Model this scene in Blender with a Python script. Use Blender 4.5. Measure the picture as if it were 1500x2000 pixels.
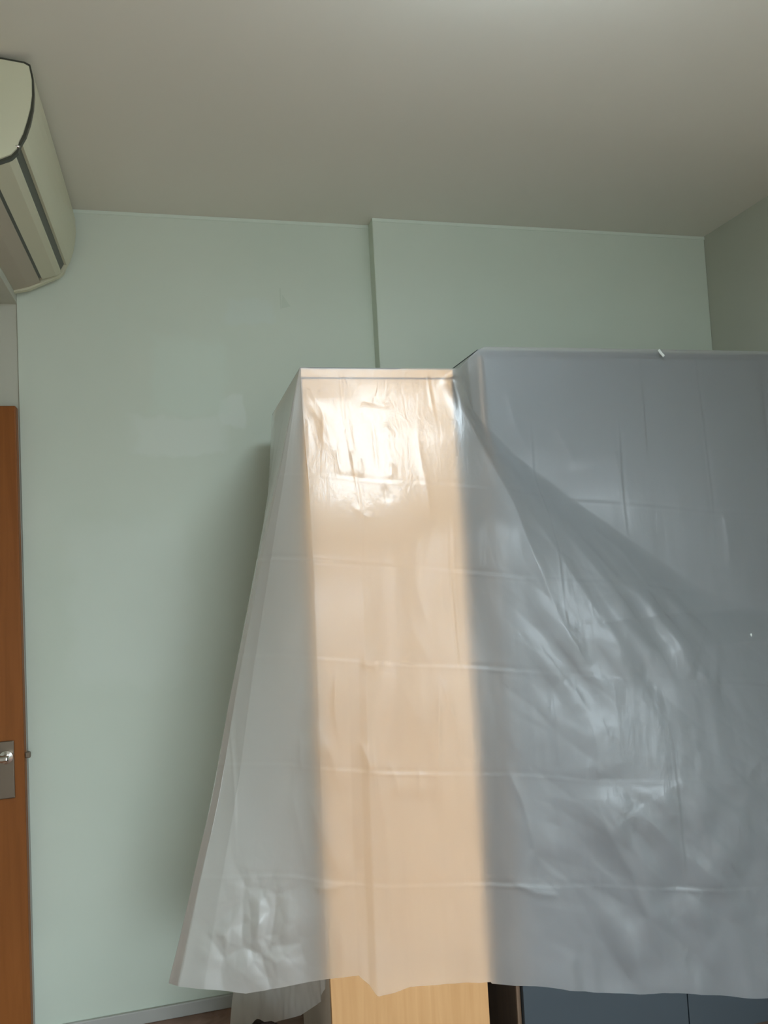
import bpy, bmesh, math
import numpy as np
from mathutils import Matrix, Vector

for o in list(bpy.data.objects):
    bpy.data.objects.remove(o, do_unlink=True)
scene = bpy.context.scene
COL = scene.collection

# ------------------------------------------------------------------ camera
EYE = Vector((0.0, 0.0, 1.43))
CR = Vector((0.96771584, -0.24634631, -0.05328749)).normalized()
CU = Vector((0.03624512, -0.07320761, 0.99665788)).normalized()
CF = Vector((0.24942404, 0.96641303, 0.06191531)).normalized()
FPX = 1570.0
cam_data = bpy.data.cameras.new('camera')
cam = bpy.data.objects.new('camera', cam_data)
COL.objects.link(cam)
cam.matrix_world = Matrix(((CR.x, CU.x, -CF.x, EYE.x), (CR.y, CU.y, -CF.y, EYE.y),
                           (CR.z, CU.z, -CF.z, EYE.z), (0, 0, 0, 1)))
cam_data.sensor_fit = 'VERTICAL'
cam_data.sensor_height = 24.0
cam_data.lens = FPX / 2000.0 * 24.0
cam_data.clip_start = 0.02
scene.camera = cam

# ------------------------------------------------------------------ light and exposure
world = bpy.data.worlds.new('overcast_sky')
scene.world = world
world.use_nodes = True
bg = world.node_tree.nodes['Background']
SKY, GROUND = 9.2, 2.2            # overcast sky above the horizon, street and houses below it
wt = world.node_tree
w_co = wt.nodes.new('ShaderNodeTexCoord'); w_sep = wt.nodes.new('ShaderNodeSeparateXYZ')
wt.links.new(w_co.outputs['Generated'], w_sep.inputs[0])
w_r = wt.nodes.new('ShaderNodeMapRange'); w_r.inputs['From Min'].default_value = -.04; w_r.inputs['From Max'].default_value = .04
wt.links.new(w_sep.outputs['Z'], w_r.inputs['Value'])
w_m = wt.nodes.new('ShaderNodeMix'); w_m.data_type = 'RGBA'
w_m.inputs['A'].default_value = (.90 * GROUND, .97 * GROUND, .98 * GROUND, 1)
w_m.inputs['B'].default_value = (.80 * SKY, .93 * SKY, 1.02 * SKY, 1)
wt.links.new(w_r.outputs['Result'], w_m.inputs['Factor']); wt.links.new(w_m.outputs['Result'], bg.inputs['Color'])
bg.inputs['Strength'].default_value = 1.0
LAMP_STRENGTH = 21.0
LAMP_COLOR = (0.84, 1.0, 1.10)
vs = scene.view_settings
vs.view_transform = 'Standard'
vs.look = 'None'
vs.exposure = 0.35
vs.gamma = 1.0
vs.use_curve_mapping = False
scene.cycles.use_denoising = True
scene.cycles.max_bounces = 10
scene.cycles.diffuse_bounces = 5
scene.cycles.transmission_bounces = 8
scene.cycles.transparent_max_bounces = 16
scene.cycles.caustics_refractive = True
scene.cycles.caustics_reflective = True
scene.cycles.sample_clamp_indirect = 6.0

# ------------------------------------------------------------------ helpers
def at(px, py, y):
    """world point on the plane of depth y seen at a photograph pixel (measuring aid)"""
    d = CF + CR * ((px - 750) / FPX) - CU * ((py - 1000) / FPX)
    return EYE + d * (y / d.y)

def mat(name):
    m = bpy.data.materials.new(name)
    m.use_nodes = True
    nt = m.node_tree
    return m, nt, nt.nodes['Principled BSDF']

def simple(name, col, rough=0.5, metal=0.0, spec=0.5):
    m, nt, b = mat(name)
    b.inputs['Base Color'].default_value = (*col, 1)
    b.inputs['Roughness'].default_value = rough
    b.inputs['Metallic'].default_value = metal
    b.inputs['Specular IOR Level'].default_value = spec
    return m

def obj(name, bm, m, parent=None, smooth=False):
    me = bpy.data.meshes.new(name)
    bmesh.ops.recalc_face_normals(bm, faces=bm.faces)
    bm.to_mesh(me); bm.free()
    if smooth:
        for p in me.polygons: p.use_smooth = True
    me.materials.append(m)
    o = bpy.data.objects.new(name, me)
    COL.objects.link(o)
    if parent: o.parent = parent
    return o

def box(bm, x0, x1, y0, y1, z0, z1, bev=0.0, seg=2):
    r = bmesh.ops.create_cube(bm, size=1.0)
    vsx = r['verts']
    for v in vsx:
        v.co = Vector((x0 + (v.co.x + .5) * (x1 - x0), y0 + (v.co.y + .5) * (y1 - y0), z0 + (v.co.z + .5) * (z1 - z0)))
    if bev > 0:
        es = {e for v in vsx for e in v.link_edges}
        bmesh.ops.bevel(bm, geom=list(es), offset=bev, segments=seg, affect='EDGES', profile=0.5)
    return bm

def B(name, m, ext, bev=0.0, parent=None, seg=2):
    return obj(name, box(bmesh.new(), *ext, bev, seg), m, parent)

def prism_y(prof, y0, y1):
    """closed (x,z) outline extruded along y"""
    bm = bmesh.new()
    a = [bm.verts.new((x, y0, z)) for x, z in prof]
    b = [bm.verts.new((x, y1, z)) for x, z in prof]
    n = len(prof)
    bm.faces.new(a); bm.faces.new(b[::-1])
    for i in range(n):
        bm.faces.new((a[i], b[i], b[(i + 1) % n], a[(i + 1) % n]))
    return bm

def lathe(prof, c, seg=48, axis='z'):
    bm = bmesh.new(); rings = []
    for r, h in prof:
        ring = []
        for k in range(seg):
            t = 2 * math.pi * k / seg
            p = (r * math.cos(t), r * math.sin(t), h) if axis == 'z' else (r * math.cos(t), h, r * math.sin(t))
            ring.append(bm.verts.new(Vector(c) + Vector(p)))
        rings.append(ring)
    for a, b in zip(rings, rings[1:]):
        for k in range(seg):
            bm.faces.new((a[k], a[(k + 1) % seg], b[(k + 1) % seg], b[k]))
    bm.faces.new(rings[0]); bm.faces.new(rings[-1][::-1])
    return bm

def struct(o):
    o['kind'] = 'structure'
    return o

def thing(o, label, cat, group=None):
    o['label'] = label; o['category'] = cat
    if group: o['group'] = group
    return o

def empty(name, loc):
    o = bpy.data.objects.new(name, None)
    COL.objects.link(o); o.location = loc
    o.empty_display_size = 0.1
    return o

def under(o, parent):
    """parent an object built in world coordinates under an empty that stands elsewhere"""
    o.parent = parent
    o.matrix_parent_inverse = Matrix.Translation(parent.location).inverted()
    return o

# ------------------------------------------------------------------ materials
def node(nt, kind, **kw):
    n = nt.nodes.new(kind)
    for k, v in kw.items():
        if k.startswith('i_'):
            n.inputs[k[2:].replace('_', ' ')].default_value = v
        else:
            setattr(n, k, v)
    return n

def paint(name, c0, c1, scale, bump=0.02, rough=0.7, patches=None, marks=None):
    """matt wall paint with faint blotches; patches = filler spots with soft edges (x, z, rx, rz)"""
    m, nt, b = mat(name)
    L = nt.links.new
    geo = node(nt, 'ShaderNodeNewGeometry')
    nz = node(nt, 'ShaderNodeTexNoise'); nz.inputs['Scale'].default_value = scale
    nz.inputs['Detail'].default_value = 3
    L(geo.outputs['Position'], nz.inputs['Vector'])
    rmp = node(nt, 'ShaderNodeMapRange'); rmp.inputs['From Min'].default_value = .35; rmp.inputs['From Max'].default_value = .65
    L(nz.outputs['Fac'], rmp.inputs['Value'])
    mx = node(nt, 'ShaderNodeMix', data_type='RGBA')
    mx.inputs['A'].default_value = (*c0, 1); mx.inputs['B'].default_value = (*c1, 1)
    L(rmp.outputs['Result'], mx.inputs['Factor'])
    col = mx.outputs['Result']
    sep = node(nt, 'ShaderNodeSeparateXYZ')
    nz3 = node(nt, 'ShaderNodeTexNoise'); nz3.inputs['Scale'].default_value = 9; nz3.inputs['Detail'].default_value = 4
    L(geo.outputs['Position'], nz3.inputs['Vector'])
    wob = node(nt, 'ShaderNodeVectorMath', operation='MULTIPLY_ADD')
    L(nz3.outputs['Color'], wob.inputs[0]); wob.inputs[1].default_value = (.10, .10, .10)
    L(geo.outputs['Position'], wob.inputs[2])
    L(wob.outputs[0], sep.inputs[0])
    for (px_, pz_, rx_, rz_, pc, f) in (patches or []):
        def axis(sock, c, r):
            s = node(nt, 'ShaderNodeMath', operation='SUBTRACT'); L(sock, s.inputs[0]); s.inputs[1].default_value = c + .05
            a = node(nt, 'ShaderNodeMath', operation='ABSOLUTE'); L(s.outputs[0], a.inputs[0])
            r_ = node(nt, 'ShaderNodeMapRange', interpolation_type='SMOOTHSTEP')
            r_.inputs['From Min'].default_value = r * .75; r_.inputs['From Max'].default_value = r * 1.1
            r_.inputs['To Min'].default_value = 1; r_.inputs['To Max'].default_value = 0
            L(a.outputs[0], r_.inputs['Value']); return r_.outputs['Result']
        mu = node(nt, 'ShaderNodeMath', operation='MULTIPLY')
        L(axis(sep.outputs['X'], px_, rx_), mu.inputs[0]); L(axis(sep.outputs['Z'], pz_, rz_), mu.inputs[1])
        mf = node(nt, 'ShaderNodeMath', operation='MULTIPLY'); L(mu.outputs[0], mf.inputs[0]); mf.inputs[1].default_value = f
        m2 = node(nt, 'ShaderNodeMix', data_type='RGBA')
        L(mf.outputs[0], m2.inputs['Factor']); L(col, m2.inputs['A']); m2.inputs['B'].default_value = (*pc, 1)
        col = m2.outputs['Result']
    L(col, b.inputs['Base Color'])
    b.inputs['Roughness'].default_value = rough
    b.inputs['Specular IOR Level'].default_value = 0.25
    nz2 = node(nt, 'ShaderNodeTexNoise'); nz2.inputs['Scale'].default_value = 120; nz2.inputs['Detail'].default_value = 3
    L(geo.outputs['Position'], nz2.inputs['Vector'])
    bp = node(nt, 'ShaderNodeBump'); bp.inputs['Strength'].default_value = .25; bp.inputs['Distance'].default_value = bump * .02
    L(nz2.outputs['Fac'], bp.inputs['Height']); L(bp.outputs['Normal'], b.inputs['Normal'])
    return m

def wood(name, c0, c1, rough=0.4, scale=6.0, stretch=(9, 9, .55)):
    m, nt, b = mat(name); L = nt.links.new
    geo = node(nt, 'ShaderNodeNewGeometry')
    mp = node(nt, 'ShaderNodeMapping'); mp.inputs['Scale'].default_value = stretch
    L(geo.outputs['Position'], mp.inputs['Vector'])
    nz = node(nt, 'ShaderNodeTexNoise'); nz.inputs['Scale'].default_value = scale; nz.inputs['Detail'].default_value = 6
    nz.inputs['Distortion'].default_value = .6
    L(mp.outputs['Vector'], nz.inputs['Vector'])
    r = node(nt, 'ShaderNodeValToRGB')
    r.color_ramp.elements[0].position = .3; r.color_ramp.elements[0].color = (*c0, 1)
    r.color_ramp.elements[1].position = .7; r.color_ramp.elements[1].color = (*c1, 1)
    L(nz.outputs['Fac'], r.inputs['Fac']); L(r.outputs['Color'], b.inputs['Base Color'])
    b.inputs['Roughness'].default_value = rough
    bp = node(nt, 'ShaderNodeBump'); bp.inputs['Strength'].default_value = .06; bp.inputs['Distance'].default_value = .001
    L(nz.outputs['Fac'], bp.inputs['Height']); L(bp.outputs['Normal'], b.inputs['Normal'])
    return m

def plastic_film(name, through=0.75, blur=0.85, tint=(0.95, 0.95, 0.93), gloss_rough=0.21):
    """milky polythene: part scatters light, part lets it through blurred, shiny skin"""
    m = bpy.data.materials.new(name); m.use_nodes = True
    nt = m.node_tree; nt.nodes.clear(); L = nt.links.new
    out = node(nt, 'ShaderNodeOutputMaterial')
    geo = node(nt, 'ShaderNodeNewGeometry')
    mp = node(nt, 'ShaderNodeMapping'); mp.inputs['Scale'].default_value = (1, 1, .35)
    L(geo.outputs['Position'], mp.inputs['Vector'])
    n1 = node(nt, 'ShaderNodeTexNoise'); n1.inputs['Scale'].default_value = 60; n1.inputs['Detail'].default_value = 5; n1.inputs['Distortion'].default_value = 1.0
    L(mp.outputs['Vector'], n1.inputs['Vector'])
    bp = node(nt, 'ShaderNodeBump'); bp.inputs['Strength'].default_value = .35; bp.inputs['Distance'].default_value = .0025
    L(n1.outputs['Fac'], bp.inputs['Height'])
    N = bp.outputs['Normal']
    dif = node(nt, 'ShaderNodeBsdfDiffuse'); dif.inputs['Color'].default_value = (*tint, 1)
    trl = node(nt, 'ShaderNodeBsdfTranslucent'); trl.inputs['Color'].default_value = (*tint, 1)
    sc = node(nt, 'ShaderNodeMixShader'); sc.inputs[0].default_value = .48
    L(dif.outputs[0], sc.inputs[1]); L(trl.outputs[0], sc.inputs[2])
    rf = node(nt, 'ShaderNodeBsdfRefraction'); rf.inputs['IOR'].default_value = 1.30
    rf.inputs['Roughness'].default_value = blur; rf.inputs['Color'].default_value = (1, 1, 1, 1)
    ir = node(nt, 'ShaderNodeMapRange'); L(geo.outputs['Backfacing'], ir.inputs['Value'])     # same bend whichever side of the film is struck
    ir.inputs['To Min'].default_value = 1.30; ir.inputs['To Max'].default_value = 1 / 1.30
    L(ir.outputs['Result'], rf.inputs['IOR'])
    tp = node(nt, 'ShaderNodeBsdfTransparent')
    tm = node(nt, 'ShaderNodeMixShader'); tm.inputs[0].default_value = .94
    L(tp.outputs[0], tm.inputs[1]); L(rf.outputs[0], tm.inputs[2])
    sh = node(nt, 'ShaderNodeBsdfGlossy'); sh.inputs['Roughness'].default_value = .5; sh.inputs['Color'].default_value = (*tint, 1); L(N, sh.inputs['Normal'])
    sc2 = node(nt, 'ShaderNodeMixShader'); sc2.inputs[0].default_value = .30
    L(sc.outputs[0], sc2.inputs[1]); L(sh.outputs[0], sc2.inputs[2])
    bs = node(nt, 'ShaderNodeMixShader')
    ly = node(nt, 'ShaderNodeAttribute'); ly.attribute_name = 'doubled'         # where the sheet is folded into several layers it is milkier
    th_ = node(nt, 'ShaderNodeMath', operation='MULTIPLY_ADD'); L(ly.outputs['Fac'], th_.inputs[0])
    th_.inputs[1].default_value = -.24; th_.inputs[2].default_value = through
    L(th_.outputs[0], bs.inputs[0])
    L(sc2.outputs[0], bs.inputs[1]); L(tm.outputs[0], bs.inputs[2])
    gl = node(nt, 'ShaderNodeBsdfGlossy'); gl.inputs['Roughness'].default_value = gloss_rough
    gl.inputs['Color'].default_value = (1, 1, 1, 1); L(N, gl.inputs['Normal'])
    lw = node(nt, 'ShaderNodeLayerWeight'); lw.inputs['Blend'].default_value = .5
    pw = node(nt, 'ShaderNodeMath', operation='POWER'); L(lw.outputs['Facing'], pw.inputs[0]); pw.inputs[1].default_value = 4
    ma = node(nt, 'ShaderNodeMath', operation='MULTIPLY_ADD'); L(pw.outputs[0], ma.inputs[0]); ma.inputs[1].default_value = .6; ma.inputs[2].default_value = .018
    fx = node(nt, 'ShaderNodeMixShader')
    L(ma.outputs[0], fx.inputs[0]); L(bs.outputs[0], fx.inputs[1]); L(gl.outputs[0], fx.inputs[2])
    L(fx.outputs[0], out.inputs['Surface'])
    return m

FILL = (.70, .76, .69)
M = {}
M['wall'] = paint('mint_wall_paint', (.60, .67, .575), (.635, .695, .60), 1.6, patches=[
    (.02, 1.90, .16, .07, FILL, .55), (.20, 1.98, .05, .05, FILL, .75), (.06, 2.10, .13, .14, (.64, .73, .64), .6),
    (-.16, 1.34, .20, .28, FILL, .30), (.27, 2.33, .09, .05, (.63, .71, .65), .5)])
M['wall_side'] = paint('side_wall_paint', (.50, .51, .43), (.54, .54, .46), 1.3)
M['wall_right'] = paint('shaded_wall_paint', (.47, .48, .40), (.50, .505, .425), 1.3)  # darker than the mint walls: the window wall's shade is put into its colour
M['ceiling'] = paint('ceiling_paint', (.76, .74, .655), (.79, .765, .68), .9)
M['skirt'] = simple('skirting_paint', (.43, .43, .40), .5)
M['oak'] = wood('honey_oak_veneer', (.52, .285, .115), (.59, .34, .15), .42)
M['oak_side'] = wood('oak_side_veneer', (.50, .42, .345), (.55, .465, .385), .5)
M['door_wood'] = wood('orange_door_veneer', (.23, .075, .016), (.275, .093, .021), .5)
M['door_wood'].node_tree.nodes['Principled BSDF'].inputs['Specular IOR Level'].default_value = .2
M['cut_in'] = simple('pale_cut_in_paint', (.66, .73, .64), .7, spec=.2)
M['scar'] = simple('scar_filler', (.575, .645, .55), .8, spec=.2)
m_ = bpy.data.materials.new('window_glass'); m_.use_nodes = True; n_ = m_.node_tree; n_.nodes.clear()
g_o = node(n_, 'ShaderNodeOutputMaterial'); g_t = node(n_, 'ShaderNodeBsdfTransparent'); g_g = node(n_, 'ShaderNodeBsdfGlossy'); g_m = node(n_, 'ShaderNodeMixShader')
g_g.inputs['Roughness'].default_value = .02; g_m.inputs[0].default_value = .05
n_.links.new(g_t.outputs[0], g_m.inputs[1]); n_.links.new(g_g.outputs[0], g_m.inputs[2]); n_.links.new(g_m.outputs[0], g_o.inputs[0])
M['glass'] = m_
M['edge'] = simple('brown_edge_band', (.16, .10, .06), .5)
M['greydoor'] = simple('slate_grey_laminate', (.036, .049, .058), .55)
M['dark_wood'] = wood('dark_carcass', (.05, .032, .02), (.075, .048, .03), .6)
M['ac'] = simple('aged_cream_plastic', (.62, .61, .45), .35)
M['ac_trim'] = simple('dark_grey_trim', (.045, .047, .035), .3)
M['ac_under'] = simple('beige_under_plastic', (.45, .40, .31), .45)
M['bronze'] = simple('brushed_bronze', (.20, .16, .12), .38, .85)
M['steel'] = simple('polished_steel', (.75, .73, .70), .18, 1.0)
M['pale_tape'] = simple('white_tape', (.55, .58, .54), .6)
M['film'] = plastic_film('milky_polythene_film')
M['film_milky'] = plastic_film('milkier_polythene_film', through=.36)
M['window_frame'] = simple('white_window_frame', (.75, .75, .74), .4)
M['bundle'] = simple('dark_brown_cloth', (.022, .015, .011), .95, spec=.1)

def floor_mat():
    m, nt, b = mat('brown_marble_floor'); L = nt.links.new
    geo = node(nt, 'ShaderNodeNewGeometry')
    nz = node(nt, 'ShaderNodeTexNoise'); nz.inputs['Scale'].default_value = 5; nz.inputs['Detail'].default_value = 8; nz.inputs['Distortion'].default_value = 1.5
    L(geo.outputs['Position'], nz.inputs['Vector'])
    r = node(nt, 'ShaderNodeValToRGB')
    r.color_ramp.elements[0].position = .35; r.color_ramp.elements[0].color = (.17, .088, .058, 1)
    r.color_ramp.elements[1].position = .68; r.color_ramp.elements[1].color = (.33, .19, .135, 1)
    L(nz.outputs['Fac'], r.inputs['Fac']); L(r.outputs['Color'], b.inputs['Base Color'])
    b.inputs['Roughness'].default_value = .25
    return m
M['floor'] = floor_mat()

def emission(name, col, strength):
    m = bpy.data.materials.new(name); m.use_nodes = True
    nt = m.node_tree; nt.nodes.clear()
    e = node(nt, 'ShaderNodeEmission'); e.inputs['Color'].default_value = (*col, 1); e.inputs['Strength'].default_value = strength
    o_ = node(nt, 'ShaderNodeOutputMaterial'); nt.links.new(e.outputs[0], o_.inputs[0])
    return m

# ------------------------------------------------------------------ room shell
XL, XR, YB, YF, ZC = -1.60, 2.10, -2.60, 2.80, 2.67
XB = -0.484                       # face of the dropped beam that carries the air conditioner
struct(B('floor', M['floor'], (XL - .1, XR + .1, YB - .1, YF + .2, -.08, 0)))
struct(B('ceiling', M['ceiling'], (XL - .1, XR + .1, YB - .1, YF + .2, ZC, ZC + .1)))
struct(B('wall_far', M['wall'], (XB, .90, YF, YF + .15, 0, ZC)))
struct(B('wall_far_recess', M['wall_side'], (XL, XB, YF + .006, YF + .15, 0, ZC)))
struct(B('wall_far_column', M['wall'], (.72, XR, 2.737, YF + .15, 0, ZC), .004))
WY0, WY1, WZ0, WZ1 = -.90, 0.55, .06, 1.95     # tall balcony window opening in the right wall, beside the photographer
bm = bmesh.new()
box(bm, XR, XR + .12, YB, WY0, 0, ZC); box(bm, XR, XR + .12, WY1, YF + .15, 0, ZC)
box(bm, XR, XR + .12, WY0, WY1, 0, WZ0); box(bm, XR, XR + .12, WY0, WY1, WZ1, ZC)
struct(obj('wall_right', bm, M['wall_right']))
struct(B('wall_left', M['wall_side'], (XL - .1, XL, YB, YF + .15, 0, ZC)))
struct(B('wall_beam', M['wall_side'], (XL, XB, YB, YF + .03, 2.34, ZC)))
BX0, BX1 = -.50, 1.50                                  # second tall window, in the wall behind the photographer
bm = bmesh.new()
box(bm, XL - .1, BX0, YB - .12, YB, 0, ZC); box(bm, BX1, XR + .12, YB - .12, YB, 0, ZC)
box(bm, BX0, BX1, YB - .12, YB, 0, WZ0); box(bm, BX0, BX1, YB - .12, YB, WZ1, ZC)
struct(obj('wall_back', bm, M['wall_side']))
struct(B('trim_1', M['cut_in'], (XB, .72, YF - .002, YF, ZC - .013, ZC - .001)))
struct(B('trim_2', M['cut_in'], (.72, XR, 2.735, 2.737, ZC - .013, ZC - .001)))
bm = bmesh.new()
s0, s1 = at(547, 563, YF), at(549, 603, YF)
box(bm, s0.x - .0022, s0.x + .0022, YF - .0012, YF, s1.z, s0.z)
tri = [at(551, 576, YF), at(567, 598, YF), at(551, 602, YF)]
va = [bm.verts.new((p.x, YF - .0015, p.z)) for p in tri]; vb = [bm.verts.new((p.x, YF, p.z)) for p in tri]
bm.faces.new(va); bm.faces.new(vb[::-1])
for i in range(3): bm.faces.new((va[i], vb[i], vb[(i + 1) % 3], va[(i + 1) % 3]))
obj('plaster_scar', bm, M['scar'], bpy.data.objects['wall_far'])
struct(B('baseboard_far', M['skirt'], (XB, .72, YF - .012, YF, 0, .042), .003))

# window beside the photographer: two sashes with glass
win = struct(empty('window_1', (XR + .06, (WY0 + WY1) / 2, WZ0)))
WM = (WY0 + WY1) / 2
bm = bmesh.new()
for e in ((WY0, WY1, WZ0, WZ0 + .05), (WY0, WY1, WZ1 - .05, WZ1), (WY0, WY0 + .05, WZ0, WZ1), (WY1 - .05, WY1, WZ0, WZ1), (WM - .03, WM + .03, WZ0, WZ1)):
    box(bm, XR + .04, XR + .09, e[0], e[1], e[2], e[3])
under(obj('window_frame', bm, M['window_frame']), win)
pl = bpy.data.lights.new('daylight_portal', 'AREA'); pl.shape = 'RECTANGLE'
pl.size = WZ1 - WZ0; pl.size_y = WY1 - WY0; pl.cycles.is_portal = True
po = bpy.data.objects.new('daylight_portal', pl); COL.objects.link(po)
po.location = (XR + .125, WM, (WZ0 + WZ1) / 2); po.rotation_euler = (0, math.pi / 2, 0)

for a0, a1 in ((WY0 + .05, WM - .03), (WM + .03, WY1 - .05)):
    under(B('pane', M['glass'], (XR + .063, XR + .067, a0, a1, WZ0 + .05, WZ1 - .05)), win)
win2 = struct(empty('window_2', ((BX0 + BX1) / 2, YB - .06, WZ0)))
BM = (BX0 + BX1) / 2
bm = bmesh.new()
for e in ((BX0, BX1, WZ0, WZ0 + .05), (BX0, BX1, WZ1 - .05, WZ1), (BX0, BX0 + .05, WZ0, WZ1), (BX1 - .05, BX1, WZ0, WZ1), (BM - .03, BM + .03, WZ0, WZ1)):
    box(bm, e[0], e[1], YB - .09, YB - .04, e[2], e[3])
under(obj('window_frame', bm, M['window_frame']), win2)
for a0, a1 in ((BX0 + .05, BM - .03), (BM + .03, BX1 - .05)):
    under(B('pane', M['glass'], (a0, a1, YB - .067, YB - .063, WZ0 + .05, WZ1 - .05)), win2)
pl2 = bpy.data.lights.new('daylight_portal', 'AREA'); pl2.shape = 'RECTANGLE'
pl2.size = BX1 - BX0; pl2.size_y = WZ1 - WZ0; pl2.cycles.is_portal = True
po2 = bpy.data.objects.new('daylight_portal', pl2); COL.objects.link(po2)
po2.location = (BM, YB - .125, (WZ0 + WZ1) / 2); po2.rotation_euler = (math.pi / 2, 0, 0)

# ceiling lamp just out of view
LX, LY = 0.66, 1.00
lamp = thing(empty('ceiling_lamp', (LX, LY, ZC)), 'round white ceiling lamp with a glowing shallow dome', 'lamp')
under(obj('lamp_base', lathe([(.10, 2.669), (.12, 2.66), (.12, 2.585), (.255, 2.571), (.255, 2.560), (.10, 2.556)], (LX, LY, 0)), M['window_frame'], smooth=False), lamp)
under(obj('lamp_diffuser', lathe([(.258, 2.560), (.269, 2.552), (.269, 2.526), (.258, 2.518), (.20, 2.513), (.12, 2.511), (.05, 2.510), (.01, 2.509)], (LX, LY, 0)),
          emission('lamp_glow', LAMP_COLOR, LAMP_STRENGTH), smooth=True), lamp)

# ------------------------------------------------------------------ open door with lock
door = struct(empty('door_1', (-.92, 2.745, 0)))
under(B('door_panel', M['door_wood'], (-1.36, -.486, 2.745, 2.785, .008, 1.99), .004), door)
under(B('lock_plate', M['bronze'], (-.585, -.514, 2.739, 2.745, .765, .94), .003), door)
under(obj('lever_rose', lathe([(.020, 2.739), (.020, 2.725), (.011, 2.722), (.011, 2.70)], (-.535, 0, .893), 24, 'y'), M['steel']), door)
under(B('lever_handle', M['steel'], (-.66, -.522, 2.692, 2.71, .884, .904), .007, seg=3), door)
under(B('latch_bolt', M['bronze'], (-.487, -.471, 2.757, 2.771, .878, .897), .003), door)
under(obj('hinge_pin', lathe([(.008, .3), (.008, .4)], (-1.366, 2.755, 0), 16), M['steel']), door)

# ------------------------------------------------------------------ air conditioner
def ac_unit():
    y0, y1 = 1.985, 2.75
    t = thing(empty('air_conditioner', (XB, (y0 + y1) / 2, 2.36)), 'cream wall-mounted air conditioner with dark slots close under the ceiling', 'air conditioner')
    upper = [(-.4835, 2.655), (-.36, 2.662), (-.31, 2.657), (-.298, 2.651), (-.292, 2.62), (-.291, 2.58), (-.294, 2.545), (-.301, 2.51), (-.312, 2.475), (-.324, 2.452)]
    lower = [(-.330, 2.434), (-.345, 2.418), (-.375, 2.404), (-.40, 2.392), (-.44, 2.372), (-.4835, 2.362)]
    # front casing down to the slot
    p = upper[:-1] + [(-.321, 2.457), (-.345, 2.457), (-.40, 2.50), (-.4835, 2.50)]
    o = obj('front_casing', prism_y(p, y0, y1), M['ac']); under(o, t)
    # dark channel behind the slot
    under(obj('air_slot', prism_y([(-.328, 2.4565), (-.341, 2.431), (-.40, 2.44), (-.40, 2.49)], y0 + .002, y1 - .012), M['ac_trim']), t)
    # louver under the slot
    under(obj('louver', prism_y([(-.338, 2.434), (-.3385, 2.425), (-.352, 2.415), (-.395, 2.402), (-.395, 2.412)], y0 + .003, y1 - .015), M['ac']), t)
    under(obj('lower_slot', prism_y([(-.3955, 2.410), (-.3955, 2.4025), (-.404, 2.399), (-.404, 2.41)], y0 + .10, y1 - .03), M['ac_trim']), t)
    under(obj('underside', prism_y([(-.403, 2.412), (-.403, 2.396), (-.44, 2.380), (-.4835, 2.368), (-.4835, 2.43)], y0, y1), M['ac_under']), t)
    under(obj('back_body', prism_y([(-.34, 2.45), (-.34, 2.60), (-.48, 2.60), (-.48, 2.42), (-.41, 2.42)], y0 + .004, y1 - .004), M['ac_trim']), t)
    # end caps
    prof = upper + lower
    cx = sum(q[0] for q in prof) / len(prof); cz = sum(q[1] for q in prof) / len(prof)
    def inset(d):
        r = []
        for x, z in prof:
            v = Vector((cx - x, cz - z)); v = v / v.length * d
            r.append((x + v.x if x > -.48 else x, z + v.y))
        return r
    under(obj('end_trim', prism_y(prof, y0 - .012, y0), M['ac_trim']), t)
    under(obj('end_cap', prism_y(inset(.0075), y0 - .017, y0 - .011), M['ac']), t)
    under(obj('far_cap', prism_y([q for q in prof], y1, y1 + .018), M['ac']), t)
    b = bmesh.new(); bmesh.ops.create_uvsphere(b, u_segments=12, v_segments=8, radius=.004)
    for v in b.verts: v.co = Vector((v.co.x * 1.6, v.co.y, v.co.z)) + Vector((-.331, y0 - .014, 2.447))
    under(obj('slot_glint', b, M['steel'], smooth=True), t)  # steel bead put in for the bright glint at the slot's near end
    return t
ac_unit()

# ------------------------------------------------------------------ tall narrow cabinet
CX0, CX1, CY0, CY1, CZ = .319, .722, 2.00, 2.55, 1.930
cab = thing(empty('tall_cabinet', ((CX0 + CX1) / 2, (CY0 + CY1) / 2, 0)), 'tall narrow honey-coloured wooden cabinet under the plastic sheet', 'cabinet')
under(B('side_panel', M['oak_side'], (CX0, CX0 + .018, CY0 + .02, CY1, 0, CZ - .022), .001), cab)
under(B('side_panel', M['oak_side'], (CX1 - .018, CX1, CY0 + .02, CY1, 0, CZ - .022), .001), cab)
under(B('back_panel', M['dark_wood'], (CX0 + .018, CX1 - .018, CY1 - .01, CY1, 0, CZ - .022)), cab)
under(B('top_board', M['oak'], (CX0 - .002, CX1 + .002, CY0 - .004, CY1, CZ - .022, CZ), .0015), cab)
under(B('door', M['oak'], (CX0, CX1, CY0, CY0 + .018, .06, CZ - .0255), .001), cab)
under(B('plinth', M['dark_wood'], (CX0 + .018, CX1 - .018, CY0 + .03, CY0 + .045, 0, .06)), cab)

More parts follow.
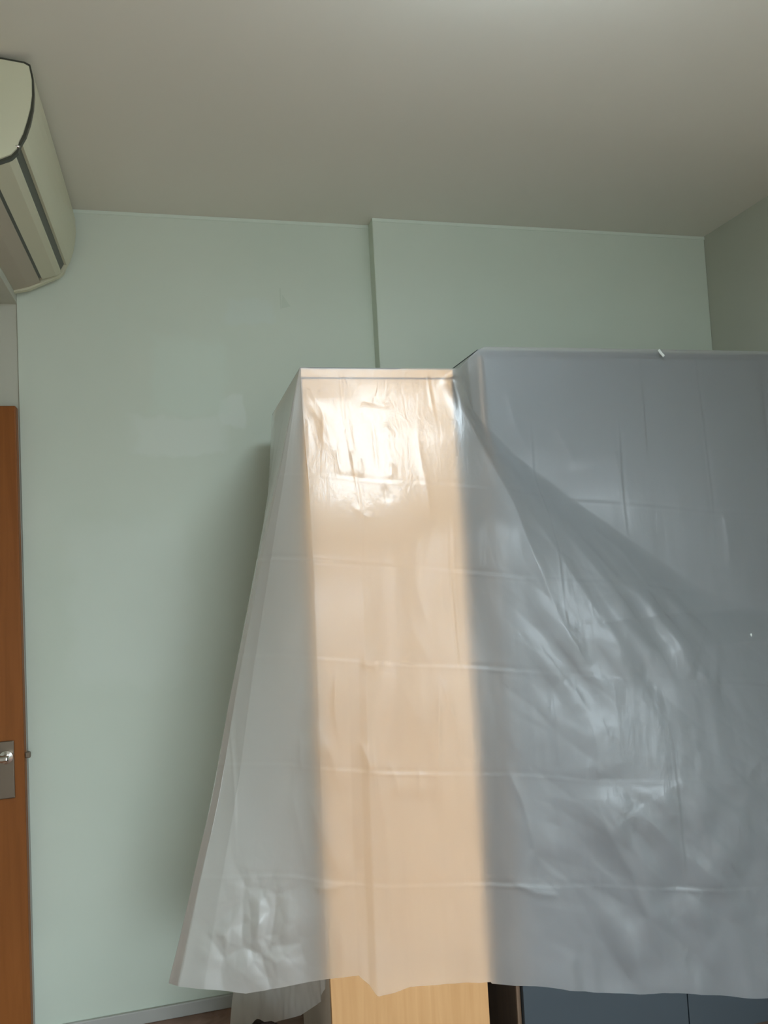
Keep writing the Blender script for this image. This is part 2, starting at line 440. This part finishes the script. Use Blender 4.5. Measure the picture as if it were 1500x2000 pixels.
# ------------------------------------------------------------------ wide wardrobe with grey doors
WY, WXa, WXb, WZ = 2.065, .823, 2.09, 2.004
war = thing(empty('wardrobe', ((WXa + WXb) / 2, 2.25, 0)), 'wide wardrobe with slate-grey doors, mostly hidden behind the plastic sheet', 'wardrobe')
under(B('side_panel', M['edge'], (WXa, WXa + .010, WY - .004, WY + .004, .0, WZ - .02)), war).name = 'edge_band'
under(B('side_panel', M['dark_wood'], (WXa, WXa + .018, WY + .004, 2.65, 0, WZ - .02)), war)
under(B('side_panel', M['dark_wood'], (WXb - .018, WXb, WY + .004, 2.65, 0, WZ - .02)), war)
under(B('back_panel', M['dark_wood'], (WXa + .018, WXb - .018, 2.64, 2.65, 0, WZ - .02)), war)
under(B('top_board', M['greydoor'], (WXa, WXb, WY - .004, 2.65, WZ - .02, WZ), .001), war)
for x0, x1 in ((WXa + .013, 1.3215), (1.3245, 1.73), (1.733, WXb - .001)):
    under(B('door', M['greydoor'], (x0, x1, WY - .018, WY, .07, WZ - .023), .0012), war)
under(B('plinth', M['dark_wood'], (WXa + .018, WXb - .018, WY + .03, WY + .045, 0, .07)), war)

# ------------------------------------------------------------------ plastic dust sheet
rng = np.random.default_rng(7)
def vnoise(u, v, seed):
    """smooth 2-D value noise in -1..1"""
    g = np.random.default_rng(seed).uniform(-1, 1, (256, 256))
    iu = np.floor(u).astype(int); iv = np.floor(v).astype(int)
    fu = u - iu; fv = v - iv
    fu = fu * fu * (3 - 2 * fu); fv = fv * fv * (3 - 2 * fv)
    a = g[iu % 256, iv % 256]; b_ = g[(iu + 1) % 256, iv % 256]
    c = g[iu % 256, (iv + 1) % 256]; d = g[(iu + 1) % 256, (iv + 1) % 256]
    return (a * (1 - fu) + b_ * fu) * (1 - fv) + (c * (1 - fu) + d * fu) * fv

def worley(u, v, seed):
    """crease network: distance to the second nearest minus the nearest of jittered points"""
    g = np.random.default_rng(seed).uniform(.1, .9, (64, 64, 2))
    iu = np.floor(u).astype(int); iv = np.floor(v).astype(int)
    f1 = np.full(u.shape, 9.0); f2 = np.full(u.shape, 9.0)
    for a in (-1, 0, 1):
        for b_ in (-1, 0, 1):
            q = g[(iu + a) % 64, (iv + b_) % 64]
            d = np.hypot(iu + a + q[..., 0] - u, iv + b_ + q[..., 1] - v)
            f2 = np.minimum(f2, np.maximum(f1, d)); f1 = np.minimum(f1, d)
    return f2 - f1

def sstep(a, b_, x):
    t = np.clip((x - a) / (b_ - a), 0, 1)
    return t * t * (3 - 2 * t)

def polydist(X, Z, pts):
    """signed distance of grid points to a polyline and where along it (0..1)"""
    best = np.full(X.shape, 1e9); along = np.zeros(X.shape); sg = np.ones(X.shape)
    ls = [math.dist(p, q) for p, q in zip(pts, pts[1:])]; tot = sum(ls); acc = 0
    for (p, q), l in zip(zip(pts, pts[1:]), ls):
        dx, dz = q[0] - p[0], q[1] - p[1]
        t = np.clip(((X - p[0]) * dx + (Z - p[1]) * dz) / (l * l), 0, 1)
        d = np.hypot(X - p[0] - t * dx, Z - p[1] - t * dz)
        k = d < best
        best = np.where(k, d, best); along = np.where(k, (acc + t * l) / tot, along); acc += l
        sg = np.where(k, np.sign(dx * (Z - p[1]) - dz * (X - p[0])), sg)
    return best * sg, along

NT = 380
def hemline(pts):
    pts = sorted(pts)
    xs = np.array([p[0] for p in pts]); zs = np.array([p[1] for p in pts])
    return xs, zs

def cols_to_mesh(name, P, m):
    ns, nt_ = P.shape[:2]
    idx = np.arange(ns * nt_).reshape(ns, nt_)
    f = np.stack([idx[:-1, :-1], idx[:-1, 1:], idx[1:, 1:], idx[1:, :-1]], -1).reshape(-1, 4)
    me = bpy.data.meshes.new(name)
    me.vertices.add(ns * nt_); me.vertices.foreach_set('co', P.reshape(-1).astype(np.float32))
    me.loops.add(f.size); me.loops.foreach_set('vertex_index', f.reshape(-1).astype(np.int32))
    me.polygons.add(len(f)); me.polygons.foreach_set('loop_start', np.arange(0, f.size, 4, dtype=np.int32))
    me.polygons.foreach_set('loop_total', np.full(len(f), 4, dtype=np.int32))
    me.update(calc_edges=True); me.validate()
    me.polygons.foreach_set('use_smooth', np.ones(len(f), dtype=bool))
    me.materials.append(m)
    o = bpy.data.objects.new(name, me); COL.objects.link(o)
    return o

def normals(P):
    du = np.gradient(P, axis=0); dv = np.gradient(P, axis=1)
    n = np.cross(dv, du); n /= np.linalg.norm(n, axis=2, keepdims=True) + 1e-12
    return n

def W(*px, y=1.96):
    return [(lambda v: (v.x, v.z))(at(a, b_, y)) for a, b_ in px]

def main_sheet():
    t = np.linspace(0, 1, NT)[None, :]
    apexL = np.array([CX0 - .004, CY0 - .008, CZ + .003])
    apexR = np.array([CX1 + .004, CY0 - .008, CZ + .003])
    def V(px, py, y): v = at(px, py, y); return np.array([v.x, v.y, v.z])
    swing = .066 * sstep(.07, .44, 1.4 * t) - .066 * sstep(.35, 1, t)      # the film swings out below the top edge, then hangs
    lean = .024 * sstep(.02, .14, t) * (1 - sstep(.2, .5, t))
    parts = []
    # 1: side flap, from the back of the cabinet side to the flared fold
    n = 70; s = np.linspace(0, 1, n)[:, None]
    top = np.stack([np.full(n, CX0 - .004), np.linspace(2.62, CY0 - .008, n), np.full(n, CZ + .003)], 1)
    hemA = [V(470, 1925, 2.400), V(400, 1915, 2.260), V(350, 1918, 2.120), V(335, 1920, 2.050)]
    k = np.linspace(0, 3, n); hA = np.stack([np.interp(k, range(4), [h[i] for h in hemA]) for i in range(3)], 1)
    parts.append(top[:, None, :] * (1 - t[..., None]) + hA[:, None, :] * t[..., None])
    # 2: cone from the front left corner
    n = 150
    hemB = [V(335, 1920, 2.050), V(352, 1925, 2.000), V(400, 1930, 1.970), V(480, 1942, 1.940), V(560, 1927, 1.910), V(640, 1912, 1.885)]
    k = np.linspace(0, 5, n + 1)[1:]; hB = np.stack([np.interp(k, range(6), [h[i] for h in hemB]) for i in range(3)], 1)
    pc = apexL[None, None, :] * (1 - t[..., None]) + hB[:, None, :] * t[..., None]
    pc[..., 1] -= sstep(0, 5, k)[:, None] * swing
    parts.append(pc)
    # 3: front
    n = 140
    xs = np.linspace(apexL[0], apexR[0], n + 1)[1:]
    hemC = [V(640, 1912, 1.885), V(700, 1903, 1.875), V(722, 1922, 1.868), V(738, 1944, 1.860), V(765, 1938, 1.860), V(800, 1926, 1.862), V(880, 1920, 1.870), V(957, 1917, 1.880)]
    xh = np.array([h[0] for h in hemC]); kk = np.linspace(xh[0], xh[-1], n + 1)[1:]
    hC = np.stack([np.interp(kk, xh, [h[i] for h in hemC]) for i in range(3)], 1)
    topC = np.stack([xs, np.full(n, CY0 - .008), np.full(n, CZ + .003)], 1)
    pf = topC[:, None, :] * (1 - t[..., None]) + hC[:, None, :] * t[..., None]
    pf[..., 1] -= lean * np.linspace(0, 1, n)[:, None] + swing * (1 - .28 * sstep(.45, 1, np.linspace(0, 1, n)))[:, None]      # swings out below the top edge, then hangs
    parts.append(pf)
    # 4: right part over the wardrobe
    n = 420
    u = np.linspace(0, 1, n + 1)[1:]
    xt = apexR[0] + u * (2.06 - apexR[0])
    hr = [V(957, 1917, 1.88), V(1100, 1925, 1.90), V(1250, 1932, 1.90), V(1500, 1938, 1.90)]
    hx = np.array([h[0] for h in hr] + [2.07]); hz = np.array([h[2] for h in hr] + [.13])
    xb = hx[0] + u * (2.06 - hx[0])
    zt = CZ + .003 + (WZ + .004 - CZ - .003) * sstep(0, .12, xt - apexR[0])
    zb = np.interp(xb, hx, hz) + .004 * np.sin(xb * 17)
    X = xt[:, None] * (1 - t) + xb[:, None] * t
    Z = zt[:, None] * (1 - t) + zb[:, None] * t
    yfront = (CY0 - .008) + (1.88 - CY0 + .008) * t - swing * .72 - lean
    lx = [p[0] for p in W((882, 722), (960, 815), (1030, 885), (1160, 985), (1250, 1050), (1400, 1150), (1500, 1190))] + [2.2]
    lz = [p[1] for p in W((882, 722), (960, 815), (1030, 885), (1160, 985), (1250, 1050), (1400, 1150), (1500, 1190))] + [1.15]
    zl = np.interp(X, lx, lz)
    g = zl - Z
    yr = (WY - .022) - .012 * sstep(0, .5, (WZ - Z)) - .16 * (1 - np.exp(-(np.clip(g, 0, 9) / .52) ** 1.75))
    # slow rise again towards the hem so that it hangs nearly plumb there
    yr = np.maximum(yr, 1.875)
    xB = np.interp(-Z, [-q for q in lz], lx)                       # where the fold line B runs at this height
    w = np.clip((X - apexR[0]) / np.maximum(xB - apexR[0], .06), 0, 1); w = .2 * w + .8 * sstep(0, 1, w)
    Y = yfront * (1 - w) + yr * w
    parts.append(np.stack([X, Y, Z], 2))
    P = np.concatenate(parts, 0)
    lens = [p.shape[0] for p in parts]
    part = np.repeat(np.arange(4), lens)[:, None]
    N = normals(P)
    # ---------------- folds
    X, Z = P[..., 0], P[..., 2]
    tt = np.broadcast_to(t, X.shape)
    A = np.cumsum(np.concatenate([[0], np.linalg.norm(np.diff(P[:, NT // 2], axis=0), axis=1)]))[:, None] * np.ones_like(X)
    H = np.zeros_like(X)
    front = (part >= 1)
    free = sstep(.02, .25, tt)                        # nothing lifts off where the sheet lies on an edge
    def ridge(px, amp, w, y=1.96, taper=(.12, .25), skew=0.0, gentle=3.2):
        nonlocal H
        pts = W(*px, y=y)
        x0 = min(p[0] for p in pts) - .08; x1 = max(p[0] for p in pts) + .08
        msk = (X[:, NT // 2] > x0 - .4) & (X[:, NT // 2] < x1 + .4) & (part[:, 0] >= 1)
        ii = np.where(msk)[0]
        d, a = polydist(X[ii], Z[ii], pts)
        tp = np.ones_like(a)
        if taper[0] > 0: tp = tp * sstep(0, taper[0], a)
        if taper[1] > 0: tp = tp * (1 - sstep(1 - taper[1], 1, a))
        wl = 1.1 * w * (1 + 1.5 * a) if skew >= 0 else 3.2 * w
        wr = gentle * w * (1 + .8 * a) if skew >= 0 else 1.1 * w * (1 + 1.5 * a)
        dd = np.where(d > 0, d / wr, -d / wl)             # one steep and one gentle flank, sharp crest
        H[ii] += .75 * amp * tp * np.exp(-np.sqrt(dd * dd + .02))
    mm = .001
    # tension lines that fan out from the cabinet's front right corner
    ridge([(883, 724), (909, 815), (945, 900), (985, 985), (1030, 1110), (1075, 1210)], 17 * mm, .011, taper=(.03, .45), gentle=2.2)
    ridge([(883, 724), (920, 775), (960, 815), (1030, 885), (1100, 940)], 13 * mm, .014, taper=(.05, .4))
    ridge([(1010, 750), (1030, 830), (1075, 905)], 3.5 * mm, .010)
    ridge([(1110, 825), (1138, 880), (1145, 915)], 3.5 * mm, .008)
    ridge([(1227, 870), (1235, 920), (1242, 980)], 4 * mm, .007)
    ridge([(1445, 1000), (1452, 1050), (1456, 1115)], 4 * mm, .008)
    for q, a_, w_ in (([(1000, 960), (1080, 1090), (1150, 1200), (1210, 1290), (1240, 1320)], 12, .018),
                      ([(1060, 1000), (1130, 1090), (1180, 1150), (1250, 1250)], 10, .016),
                      ([(1000, 1040), (1050, 1150), (1090, 1240), (1140, 1310)], 10, .016),
                      ([(1150, 1010), (1230, 1085), (1270, 1150), (1330, 1185), (1390, 1240)], 11, .018),
                      ([(1100, 1020), (1190, 1130), (1260, 1185), (1330, 1300), (1390, 1335)], 10, .016),
                      ([(1120, 1510), (1150, 1600), (1200, 1680), (1230, 1760), (1236, 1880)], 14, .020),
                      ([(1135, 1530), (1180, 1610), (1240, 1680), (1290, 1720)], 11, .016),
                      ([(1190, 1540), (1250, 1600), (1330, 1670), (1410, 1730)], 15, .020),
                      ([(1300, 1530), (1340, 1600), (1380, 1650), (1425, 1700)], 11, .016),
                      ([(1380, 1550), (1440, 1620), (1500, 1650)], 8, .018),
                      ([(1120, 1380), (1135, 1450), (1140, 1520)], 8, .014),
                      ([(1340, 1305), (1365, 1325), (1400, 1332)], 8, .009),
                      ([(965, 1475), (1000, 1560), (1020, 1640), (1015, 1700)], 5, .007),
                      ([(970, 1700), (1020, 1722), (1078, 1728)], 3.5, .005),
                      ([(1055, 1330), (1062, 1410), (1068, 1490)], 4, .005),
                      ([(1430, 1500), (1460, 1480), (1500, 1500)], 4, .010)):
        ridge(q, 1.3 * a_ * mm, w_, taper=(.32, .3))
    # wrinkles in the sheet on the cabinet front
    for q, a_, w_ in (([(826, 790), (819, 860), (829, 960), (833, 1050)], 4, .005),
                      ([(607, 800), (606, 890)], 3, .004), ([(637, 790), (634, 880)], 3, .004),
                      ([(660, 860), (662, 900), (672, 940)], 4, .005), ([(688, 870), (694, 905), (690, 935)], 4, .006),
                      ([(705, 890), (700, 940)], 3, .004), ([(735, 800), (736, 935)], -3, .004), ([(765, 900), (760, 940)], 3, .004),
                      ([(625, 770), (640, 810), (652, 860)], 4, .006), ([(700, 790), (720, 775), (760, 785), (790, 782)], 4, .006),
                      ([(745, 840), (760, 830), (775, 850)], 2.5, .004), ([(680, 985), (710, 1012), (730, 1010)], 3, .005),
                      ([(748, 945), (750, 985)], -3, .004), ([(600, 760), (640, 830), (660, 900)], 3, .008),
                      ([(690, 1292), (730, 1297)], 5, .005), ([(648, 1290), (646, 1370), (650, 1410), (656, 1460)], 7, .006),
                      ([(770, 1180), (800, 1240), (835, 1300), (850, 1330)], 3, .012), ([(800, 1150), (830, 1230), (846, 1310)], 3, .010),
                      ([(845, 1300), (843, 1400), (842, 1480), (838, 1590)], 7, .006), ([(845, 1310), (872, 1390), (880, 1440)], 5, .006),
                      ([(700, 1400), (725, 1500), (742, 1600), (750, 1740), (744, 1930)], 8, .010), ([(690, 1430), (705, 1470), (722, 1510)], 6, .006),
                      ([(745, 1470), (760, 1510), (766, 1550)], 6, .007), ([(803, 1480), (806, 1510), (806, 1555)], 6, .007),
                      ([(740, 1280), (790, 1370), (820, 1440)], 4, .014), ([(620, 1420), (640, 1470), (660, 1540)], 5, .010),
                      ([(583, 1420), (582, 1475), (590, 1510)], 6, .006), ([(612, 1390), (615, 1440), (622, 1480)], 5, .008),
                      ([(590, 1520), (620, 1610), (660, 1690), (690, 1720)], 7, .014), ([(560, 1520), (585, 1620), (600, 1700)], 6, .012),
                      ([(600, 1725), (640, 1722), (670, 1716)], 5, .005)):
        ridge(q, .7 * a_ * mm, w_, y=1.93, gentle=1.8, taper=(.35, .35))
    # the field between two creases leans out and springs back just below the lower crease
    z0, z1 = at(1300, 1330, 1.95).z, at(1300, 1523, 1.95).z
    leanout = np.clip((z0 - Z) / (z0 - z1), 0, 1) * (1 - sstep(0, .16, z1 - Z))
    H += 13 * mm * leanout * sstep(.88, 1.0, X) * (1 - .6 * sstep(1.30, 1.55, X)) * (part == 3)
    # slack folds: soft parallel corrugations that run down to the right
    def slack(th, wl, amp, win, seed):
        nonlocal H
        q = X * math.cos(th) + Z * math.sin(th) + .022 * vnoise(X * 4, Z * 4, seed)
        am = .55 + .45 * vnoise(q * 9, X * 2 - Z * 2, seed + 1)
        ph = np.sin(2 * math.pi * q / wl)
        H += amp * am * win * np.sign(ph) * np.abs(ph) ** .8 * (part == 3)
    slack(math.radians(46), .085, 3.6 * mm, sstep(-.01, .03, z1 - Z) * (1 - sstep(.14, .30, z1 - Z)) * sstep(.93, 1.05, X) * (1 - .5 * sstep(1.5, 1.7, X)), 71)
    zB = np.interp(X, lx, lz)
    slack(math.radians(33), .085, 2.6 * mm, sstep(.04, .16, zB - Z) * (1 - sstep(-.04, .10, z0 - Z)) * sstep(.80, .92, X) * (1 - sstep(1.30, 1.5, X)), 81)
    slack(math.radians(24), .11, 4.0 * mm, sstep(.20, .30, z1 - Z) * (1 - sstep(.40, .55, z1 - Z)) * sstep(.95, 1.05, X) * (1 - sstep(1.25, 1.4, X)), 91)
    # packaging creases: a grid of straight folds, each field between them slightly tilted
    zc = [at(740, q, 1.92).z for q in (938, 1107, 1295, 1505, 1720)]
    xc = [.11, .42, .65, .95, 1.225, 1.51, 1.79]
    Xw = X + .006 * vnoise(X * 5, Z * 5, 3); Zw = Z + .012 * (X - .45) * 0 + .004 * vnoise(X * 6, Z * 6, 4)
    zr = [at(1300, q, 1.95).z for q in (985, 1155, 1330, 1523, 1725)]
    for i, z_ in enumerate(zc):
        zz = z_ + (zr[i] - z_) * np.clip((X - .47) / .80, -.3, 2)
        st = .35 + .65 * sstep(-.1, .5, vnoise(X * 4 + i * 9, np.full_like(X, i * 3.7), 11))
        d = Zw - zz
        H += st * .45 * (2.2 * mm * np.exp(-(d / .0035) ** 2) - 2.0 * mm * np.exp(-((d - .008) / .006) ** 2))
    for i, x_ in enumerate(xc):
        d = Xw - x_ - .01 * vnoise(Z * 2, np.full_like(Z, i * 5.1), 21)
        st = sstep(-.2, .6, vnoise(Z * 3 + i * 7, np.full_like(X, i * 2.3), 12))
        H += st * .45 * (1.8 * mm * np.exp(-(d / .0035) ** 2) - 1.5 * mm * np.exp(-((d - .008) / .006) ** 2))
    # broad swell, small vertical wrinkles, fine crumple
    calm = np.where(part == 3, .25 + .75 * sstep(-.05, .25, np.interp(X, lx, lz) - Z), 1.0)   # film lies flat on the doors high up
    H += free * calm * (7 * mm * vnoise(A * 3.2 + 3, Z * 2.3, 31) + 3.5 * mm * vnoise(A * 9, Z * 4.5, 32))
    low = sstep(.15, .7, tt)
    H += free * (.4 + .6 * low) * (.8 * mm * vnoise(A * 26, Z * 9, 33) + .3 * mm * vnoise(A * 60, Z * 20, 34))
    fr = np.exp(-((X - .485) / .13) ** 2 - ((Z - 1.70) / .13) ** 2)
    H += fr * .45 * mm * vnoise(A * 48, Z * 7, 35)
    # crumpled corner at the bottom of the flared side
    c = np.stack([p for p in W((500, 1820), y=1.95)]).reshape(-1)
    cr = np.exp(-((X - c[0]) / .10) ** 2 - ((Z - c[1]) / .13) ** 2) * (part == 1)
    ux, uz = X * 9 + Z * 3 + .4 * vnoise(X * 9, Z * 9, 43), Z * 10 - X * 4
    H += cr * (14 * mm * worley(ux, uz, 41) + 3 * mm * worley(ux * 2.3 + 7, uz * 2.1, 42))
    # sparse flat facets lower down on the right, where the film is loose
    loose = sstep(0, .25, (np.interp(X, lx, lz) - Z)) * (part == 3) * sstep(0, .15, X - CX1)
    q1, q2 = X * .75 - Z * .66, X * .66 + Z * .75      # along and across the run of the folds
    H += loose * (4.5 * mm * worley(q1 * 2.2 + .3 * vnoise(X * 5, Z * 5, 46), q2 * 7.5, 44) + 1.6 * mm * worley(q1 * 6, q2 * 13, 45))
    H += sstep(.9, 1, tt) * (4 * mm * vnoise(A * 14, tt * 3, 51) + 2 * mm * vnoise(A * 33, tt * 5, 52))
    H = H * sstep(0, .03, tt)
    P = P + N * H[..., None]
    # keep the film in front of the furniture it hangs on
    X, Y, Z = P[..., 0], P[..., 1], P[..., 2]
    over = (X > CX0 - .002) & (X < CX1 + .002) & (part == 2)
    P[..., 1] = np.where(over, np.minimum(Y, CY0 - .006), Y)
    P[..., 1] = np.where((P[..., 0] > WXa - .01) & (part == 3), np.minimum(P[..., 1], WY - .021), P[..., 1])
    # the film turns over the top edges and lies on the tops
    topc = P[:, 0].copy()
    rows = []
    for kx in (.30, .20, .12, .06, .02):
        q = topc.copy()
        pr = part[:, 0]
        q[:, 0] += np.where(pr == 0, kx * .9, 0); q[:, 1] += np.where(pr >= 1, kx, 0)
        q[:, 0] += np.where(pr == 1, 0, 0)
        q[:, 2] -= .001
        rows.append(q)
    P = np.concatenate([np.stack(rows, 1), P], 1)
    uu = np.concatenate([np.ones(lens[0]), 1 - sstep(.72, 1.0, np.linspace(0, 1, lens[1])), np.zeros(lens[2] + lens[3])])
    o = cols_to_mesh('plastic_sheet', P, M['film'])
    a_ = o.data.attributes.new('doubled', 'FLOAT', 'POINT')
    a_.data.foreach_set('value', np.repeat(uu, P.shape[1]).astype(np.float32))
    return o

sheet = thing(main_sheet(), 'large creased translucent plastic dust sheet draped over the tall cabinet and wardrobe', 'plastic sheet')

def inner_sheet():
    n, nt_ = 130, 220
    t = np.linspace(0, 1, nt_)[None, :]
    top = np.stack([np.full(n, CX0 - .008), np.linspace(2.05, 2.53, n), np.full(n, 1.88)], 1)
    hp = [at(641, 1916, 2.050), at(627, 1956, 2.100), at(585, 1984, 2.200), at(545, 1994, 2.300), at(500, 2010, 2.400), at(452, 2010, 2.500)]
    k = np.linspace(0, 5, n); h = np.stack([np.interp(k, range(6), [p[i] for p in hp]) for i in range(3)], 1)
    P = top[:, None, :] * (1 - t[..., None]) + h[:, None, :] * t[..., None]
    N = normals(P)
    A = np.linspace(0, .5, n)[:, None] * np.ones_like(t); Zz = P[..., 2]
    Hh = sstep(0, .4, t) * (.006 * vnoise(A * 16, Zz * 2.5, 61) + .004 * vnoise(A * 30, Zz * 8, 62) + .0015 * vnoise(A * 70, Zz * 30, 63))
    P = P + N * Hh[..., None]
    P[..., 0] = np.minimum(P[..., 0], CX0 - .003)
    return cols_to_mesh('plastic_sheet', P, M['film_milky'])
thing(inner_sheet(), 'smaller plastic sheet hanging behind the flared fold, beside the tall cabinet', 'plastic sheet')

# ------------------------------------------------------------------ small things
b = bmesh.new()
prof = [(0, 0), (.009, .001), (.018, .001), (.026, 0)]
for i in range(3):
    (a0, h0), (a1, h1) = prof[i], prof[i + 1]
    vv = []
    for (a_, h_) in ((a0, h0), (a1, h1)):
        for s_ in (-.004, .004):
            for d_ in (0, .0012):
                vv.append(b.verts.new((a_ * .62 + s_ * .75, h_ - d_, -a_ * .75 + s_ * .62)))
    for q in ((0, 2, 6, 4), (1, 5, 7, 3), (0, 4, 5, 1), (2, 3, 7, 6), (0, 1, 3, 2), (4, 6, 7, 5)):
        b.faces.new([vv[j] for j in q])
tape = obj('tape_strip', b, M['pale_tape'])
p_ = at(1286, 683, WY - .036); tape.location = (p_.x, WY - .036, p_.z)
thing(tape, 'small white strip of tape at the top edge of the plastic over the wardrobe', 'tape')

def drop(px, py, y, rx, rz, label):
    b = bmesh.new(); bmesh.ops.create_uvsphere(b, u_segments=12, v_segments=8, radius=1)
    for v in b.verts:
        v.co = Vector((v.co.x * rx, v.co.y * .0025, v.co.z * rz * (1.0 - .25 * v.co.z)))
    o = obj('paint_drop', b, M['pale_tape'], smooth=True); p = at(px, py, y); o.location = (p.x, y, p.z)
    return thing(o, label, 'paint drop')

co = np.empty(len(sheet.data.vertices) * 3, dtype=np.float32); sheet.data.vertices.foreach_get('co', co); co = co.reshape(-1, 3)
yy = 1.95
for _ in range(4):
    q_ = at(1467, 1240, yy)
    yy = float(co[np.argmin((co[:, 0] - q_.x) ** 2 + (co[:, 2] - q_.z) ** 2), 1])
drop(1467, 1240, yy - .001, .0022, .0055, 'tiny white paint drop stuck to the plastic over the wardrobe doors')

b = lathe([(.02, 0), (.15, .005), (.18, .06), (.175, .14), (.13, .20), (.06, .225), (.01, .23)], (0, 0, 0), 40)
for v in b.verts:
    a_ = math.atan2(v.co.y, v.co.x); s_ = 1 + .05 * math.sin(3 * a_ + v.co.z * 20) + .03 * math.sin(7 * a_)
    v.co.x *= s_; v.co.y *= s_ * .8; v.co.z *= 1 + .03 * math.sin(5 * a_)
bun = obj('cloth_bundle', b, M['bundle'], smooth=True)
p_ = at(545, 1994, 2.12); bun.location = (p_.x - .05, 2.15, 0); bun.scale = (.62, .7, p_.z * .93 / .23)
thing(bun, 'dark brown rounded bundle on the floor by the cabinet side, below the plastic', 'bundle')
